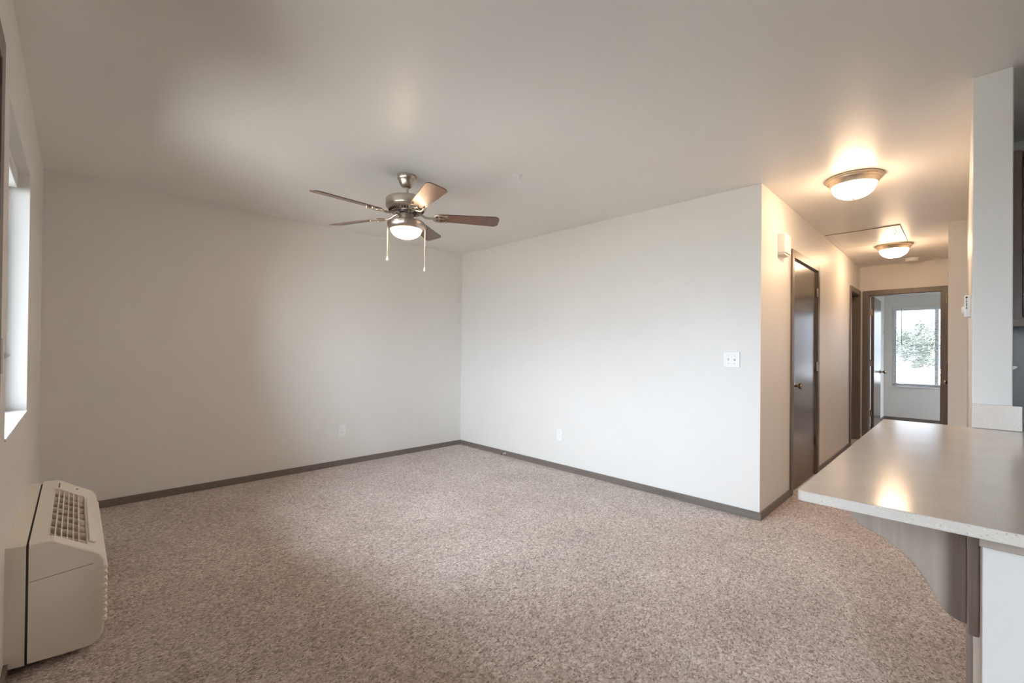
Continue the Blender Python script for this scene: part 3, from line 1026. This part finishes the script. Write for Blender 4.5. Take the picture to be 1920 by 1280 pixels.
t = thing('door_stop', 'small spring door stop on the baseboard right of the room corner', 'door stop', (0.85, -BT, 0.03))
bm = MB()
lathe(bm, [(0, 0), (0.010, 0), (0.010, 0.003), (0.005, 0.006), (0, 0.006)], (0.85, -BT, 0.03), '-y', 16)
pts = []
for k in range(60):
    a = k * 0.9
    pts.append((0.85 + 0.0055 * math.cos(a), -BT - 0.005 - k * 0.0008, 0.03 + 0.0055 * math.sin(a)))
tube(bm, pts, 0.0012, 6)
obj('spring', bm, STEEL, t)
bm = MB()
lathe(bm, [(0, 0.050), (0.007, 0.050), (0.008, 0.055), (0.007, 0.062), (0, 0.064)], (0.85, -BT, 0.03), '-y', 16)
obj('tip', bm, BLACK, t, label='dark rubber tip')

# ------------------------------------------------------------------ heater (through-wall unit) under the window
AX0, AX1 = 1.035, 2.10
ac = thing('wall_heater', 'beige through wall heating and cooling unit under the left window', 'heater', (1.57, -3.55, 0.03))
bm = MB()
prism(bm, [(-LA, 0.036), (-3.657, 0.030), (-3.657, 0.470), (-LA, 0.476)], 'x', AX0 + 0.008, AX1 - 0.004)
obj('wall_sleeve', bm, PTAC, ac)
bm = MB()
box(bm, AX0 + 0.02, AX1 - 0.006, -3.659, -3.650, 0.036, 0.466)
obj('shadow_gap', bm, PTACD, ac, label='dark gap between sleeve and cabinet')
def sm(pts, r=3):
    return pts
PROF = [(-3.650, 0.030), (-3.560, 0.024), (-3.490, 0.022), (-3.474, 0.026), (-3.456, 0.038), (-3.445, 0.058), (-3.440, 0.085),
        (-3.440, 0.350), (-3.446, 0.368), (-3.455, 0.382), (-3.470, 0.396), (-3.500, 0.414), (-3.530, 0.433), (-3.566, 0.458), (-3.585, 0.470), (-3.602, 0.475), (-3.650, 0.477)]
NOTCH = [(-3.650, 0.030), (-3.560, 0.024), (-3.490, 0.022), (-3.474, 0.026), (-3.456, 0.038), (-3.445, 0.058), (-3.440, 0.085),
         (-3.440, 0.350), (-3.446, 0.368), (-3.455, 0.382), (-3.470, 0.396), (-3.492, 0.409), (-3.500, 0.340), (-3.612, 0.385), (-3.604, 0.475), (-3.650, 0.477)]
GX0, GX1 = 1.245, 2.035
bm = MB()
def slope_section(prof, a, b):
    prism(bm, prof, 'x', a, b)
slope_section(PROF, GX1, AX1 - 0.012)
slope_section(NOTCH, GX0, GX1)
slope_section(PROF, AX0 + 0.012, GX0)
cy_, cz_ = -3.55, 0.25
def shrink(prof, k):
    return [(cy_ + (y - cy_) * (1 - k) - (0.0 if y > -3.64 else 0.0), cz_ + (z - cz_) * (1 - k)) for y, z in prof]
# rounded end caps
def endcap(x_in, x_out):
    t = bmesh.new()
    loops = []
    for f in (0.0, 0.35, 0.7, 0.92, 1.0):
        k = 0.035 * (1 - math.sqrt(max(0, 1 - f * f)))
        pr = [(max(y, -3.650) if y <= -3.649 else cy_ + (y - cy_) * (1 - 2.0 * k), cz_ + (z - cz_) * (1 - k)) for y, z in PROF]
        loops.append([t.verts.new((x_in + (x_out - x_in) * f, y, z)) for y, z in pr])
    n = len(PROF)
    for A, B in zip(loops[:-1], loops[1:]):
        for i in range(n):
            t.faces.new((A[i], B[i], B[(i + 1) % n], A[(i + 1) % n]))
    t.faces.new(loops[-1])
    bmesh.ops.recalc_face_normals(t, faces=t.faces[:])
    merge(bm, t)
endcap(AX1 - 0.012, AX1)
endcap(AX0 + 0.012, AX0)
cab = obj('cabinet', bm, PTAC, ac)
# wavy ribs down the front corner
bm = MB()
for k in range(9):
    z = 0.322 - k * 0.026
    prism(bm, [(-3.470, z - 0.011), (-3.444, z - 0.013), (-3.4345, z - 0.007), (-3.4315, z - 0.002), (-3.4380, z + 0.009), (-3.448, z + 0.011), (-3.470, z + 0.007)], 'x', AX0 + 0.03, AX1 - 0.0005)
    prism(bm, [(-3.478, z - 0.007), (-3.452, z - 0.011), (-3.4370, z - 0.007), (-3.4360, z - 0.001), (-3.446, z + 0.003), (-3.472, z - 0.002)], 'x', AX1 - 0.012, AX1 + 0.005)
obj('front_ribs', bm, PTAC, ac)
bm = MB()
prism(bm, [(-3.648, 0.333), (-3.475, 0.348), (-3.475, 0.3495), (-3.648, 0.3345)], 'x', AX1 - 0.01, AX1 + 0.0006)
obj('panel_seam', bm, PTACD, ac, label='thin dark seam across the end')
# discharge grille
bm = MB()
prism(bm, [(-3.501, 0.342), (-3.611, 0.386), (-3.608, 0.394), (-3.499, 0.350)], 'x', GX0 + 0.001, GX1 - 0.001)
obj('grille_duct', bm, PTACI, ac, label='dark brown duct inside the grille')
def topz(y):
    return 0.475 + (y + 3.602) * (0.409 - 0.475) / (-3.492 + 3.602)
bm = MB()
for k in range(7):
    y = -3.602 + k * 0.01720
    if k < 6:
        prism(bm, [(y - 0.0016, topz(y) - 0.052), (y + 0.0016, topz(y) - 0.052), (y + 0.0018, topz(y) - 0.002), (y - 0.0018, topz(y) - 0.002)], 'x', GX0, GX1)
ncr = 8
for k in range(ncr):
    x = GX0 + 0.045 + k * (GX1 - GX0 - 0.09) / (ncr - 1)
    prism(bm, [(-3.604, topz(-3.604) - 0.040), (-3.496, topz(-3.496) - 0.040), (-3.496, topz(-3.496) - 0.005), (-3.604, topz(-3.604) - 0.005)], 'x', x - 0.002, x + 0.002)
obj('grille', bm, PTAC, ac)
# controls at the far end and small slots
bm = MB()
box(bm, 1.12, 1.215, -3.588, -3.585, 0.4685, 0.4735)
obj('lid_slot', bm, PTACD, ac, label='dark slot in the lid')
bm = MB()
lathe(bm, [(0, 0), (0.006, 0), (0.006, 0.004), (0, 0.004)], (1.13, -3.520, 0.427), 'z', 12)
obj('latch', bm, GREYM, ac, label='small dark latch')
bm = MB()
prism(bm, [(-3.488, 0.4085), (-3.466, 0.3955), (-3.462, 0.3990), (-3.484, 0.4120)], 'x', 1.30, 2.00, 0.002, 1)
obj('lid_ledge', bm, PTAC, ac)

# ------------------------------------------------------------------ peninsula
CZ0, CZ1 = 0.868, 0.8915
bm = MB()
pts = []
cx0, cy0, rr = 4.248, -2.332, 0.014
for a in range(0, 91, 15):
    A = math.radians(a)
    pts.append((cx0 + rr - rr * math.cos(A), cy0 + rr - rr * math.sin(A)))
pts += [(5.32, cy0), (5.32, 0.318), (DX1 + 0.003, 0.318), (DX1 + 0.003, DY - 0.003), (cx0, DY - 0.003)]
prism(bm, pts, 'z', CZ0, CZ1, 0.003, 2)
tag(obj('countertop', bm, QUARTZ, origin=(4.7, -1.5, CZ0)), 'speckled beige quartz bar counter jutting out over the carpet', 'countertop')
bm = MB()
box(bm, DX0 + 0.001, DX1 + 0.026, DY - 0.024, DY - 0.003, CZ1 + 0.001, 0.9965, 0.002)
tag(obj('backsplash', bm, QUARTZ, origin=(4.61, DY - 0.01, CZ1)), 'short quartz backsplash block at the foot of the white wall end', 'backsplash')

KY = -2.262
bm = MB()
box(bm, 4.548, 4.668, KY, DY - 0.003, 0, CZ0 - 0.001, 0.002)
struct(obj('wall_peninsula', bm, WALL), 'white half wall end under the quartz counter', 'wall')
bm = MB()
box(bm, 4.543, 4.80, KY - 0.024, KY - 0.001, 0.8405, CZ0 - 0.001, 0.0015)
tag(obj('support_strip', bm, TAUPE, origin=(4.67, KY - 0.012, 0.8405)), 'taupe wood strip under the counter edge on the white half wall', 'trim strip')

# corbel with its back board
c = thing('corbel', 'taupe scrolled wood bracket holding up the bar counter overhang', 'bracket', (4.53, -2.05, 0.56))
FYC = -2.06
CORB = [(4.283, CZ0 - 0.001), (4.285, 0.836), (4.293, 0.812), (4.3025, 0.794), (4.311, 0.783), (4.328, 0.7635), (4.356, 0.7505), (4.385, 0.7375), (4.4125, 0.719), (4.438, 0.693), (4.457, 0.6655),
        (4.4715, 0.6385), (4.486, 0.6085), (4.499, 0.5965), (4.5145, 0.5895), (4.5285, 0.5865), (4.5285, CZ0 - 0.001)]
bm = MB()
prism(bm, CORB, 'y', FYC, FYC + 0.038, 0.002, 1)
obj('scroll_bracket', bm, TAUPE, c)
bm = MB()
box(bm, 4.530, 4.5475, FYC - 0.055, FYC + 0.10, 0.588, CZ0 - 0.001, 0.004)
obj('back_board', bm, TAUPE, c)
bm = MB()
box(bm, 4.532, 4.5475, -1.30, -0.75, 0.0, CZ0 - 0.001, 0.002)
tag(obj('end_panel', bm, TAUPE, origin=(4.54, -1.02, 0)), 'tan wood panel on the half wall behind the scrolled bracket', 'panel')

# base cabinets on the kitchen side
kb = thing('base_cabinet', 'wood base cabinet on the kitchen side under the counter', 'cabinet', (4.96, -1.3, 0))
bm = MB()
box(bm, 4.674, 5.27, KY + 0.01, 0.315, 0.10, CZ0 - 0.001)
box(bm, 4.674, 5.20, KY + 0.03, 0.315, 0.0, 0.10)
obj('body', bm, KITW, kb)
for k in range(4):
    y0 = KY + 0.03 + k * 0.63
    bm = MB()
    box(bm, 5.27, 5.289, y0, y0 + 0.60, 0.13, CZ0 - 0.02, 0.003)
    dd = obj('door', bm, KITW, kb)
    bm = MB()
    lathe(bm, [(0, 0), (0.006, 0), (0.006, 0.012), (0.014, 0.018), (0.014, 0.024), (0, 0.027)], (5.289, y0 + 0.05, 0.78), 'x', 16)
    obj('knob', bm, STEEL, dd, smooth=True)

uc = thing('upper_cabinet', 'brown wood kitchen upper cabinet at the right edge behind the wall end', 'cabinet', (5.1, 0.15, 1.37))
bm = MB()
box(bm, DX1 + 0.002, 5.60, 0.012, 0.318, 1.40, 2.29)
obj('body', bm, KITW, uc)
bm = MB()
box(bm, DX1 + 0.002, 4.736, -0.008, 0.012, 1.40, 2.29)
obj('face_frame', bm, KITW, uc)
bm = MB()
box(bm, DX1 + 0.002, 5.60, -0.012, 0.020, 1.362, 1.40, 0.002)
obj('light_rail', bm, TAUPE, uc, label='paler light rail along the bottom')
for x0 in (4.742, 5.175):
    bm = MB()
    x1 = x0 + 0.425
    box(bm, x0, x0 + 0.055, -0.008, 0.012, 1.41, 2.28, 0.002)
    box(bm, x1 - 0.055, x1, -0.008, 0.012, 1.41, 2.28, 0.002)
    box(bm, x0 + 0.055, x1 - 0.055, -0.008, 0.012, 1.41, 1.465, 0.002)
    box(bm, x0 + 0.055, x1 - 0.055, -0.008, 0.012, 2.225, 2.28, 0.002)
    box(bm, x0 + 0.055, x1 - 0.055, 0.002, 0.012, 1.465, 2.225)
    dd = obj('door', bm, KITW, uc)
    kx = x0 + 0.022 if x0 < 5 else x0 + 0.03
    bm = MB()
    lathe(bm, [(0, 0), (0.005, 0), (0.005, 0.012), (0.013, 0.018), (0.012, 0.024), (0, 0.026)], (kx, -0.008, 1.455), '-y', 16)
    obj('knob', bm, BRONZE, dd, smooth=True)

# grey panel on the kitchen wall between the counter and the upper cabinets
BACKP = plain('grey_backsplash', (0.30, 0.29, 0.30), 0.3, var=0.05, vscale=6)
bm = MB()
box(bm, DX1 + 0.002, 5.6, 0.309, 0.3185, CZ1 + 0.002, 1.398)
tag(obj('kitchen_backsplash', bm, BACKP, origin=(5.1, 0.315, CZ1)), 'grey backsplash panel under the kitchen upper cabinet at the right edge', 'backsplash')
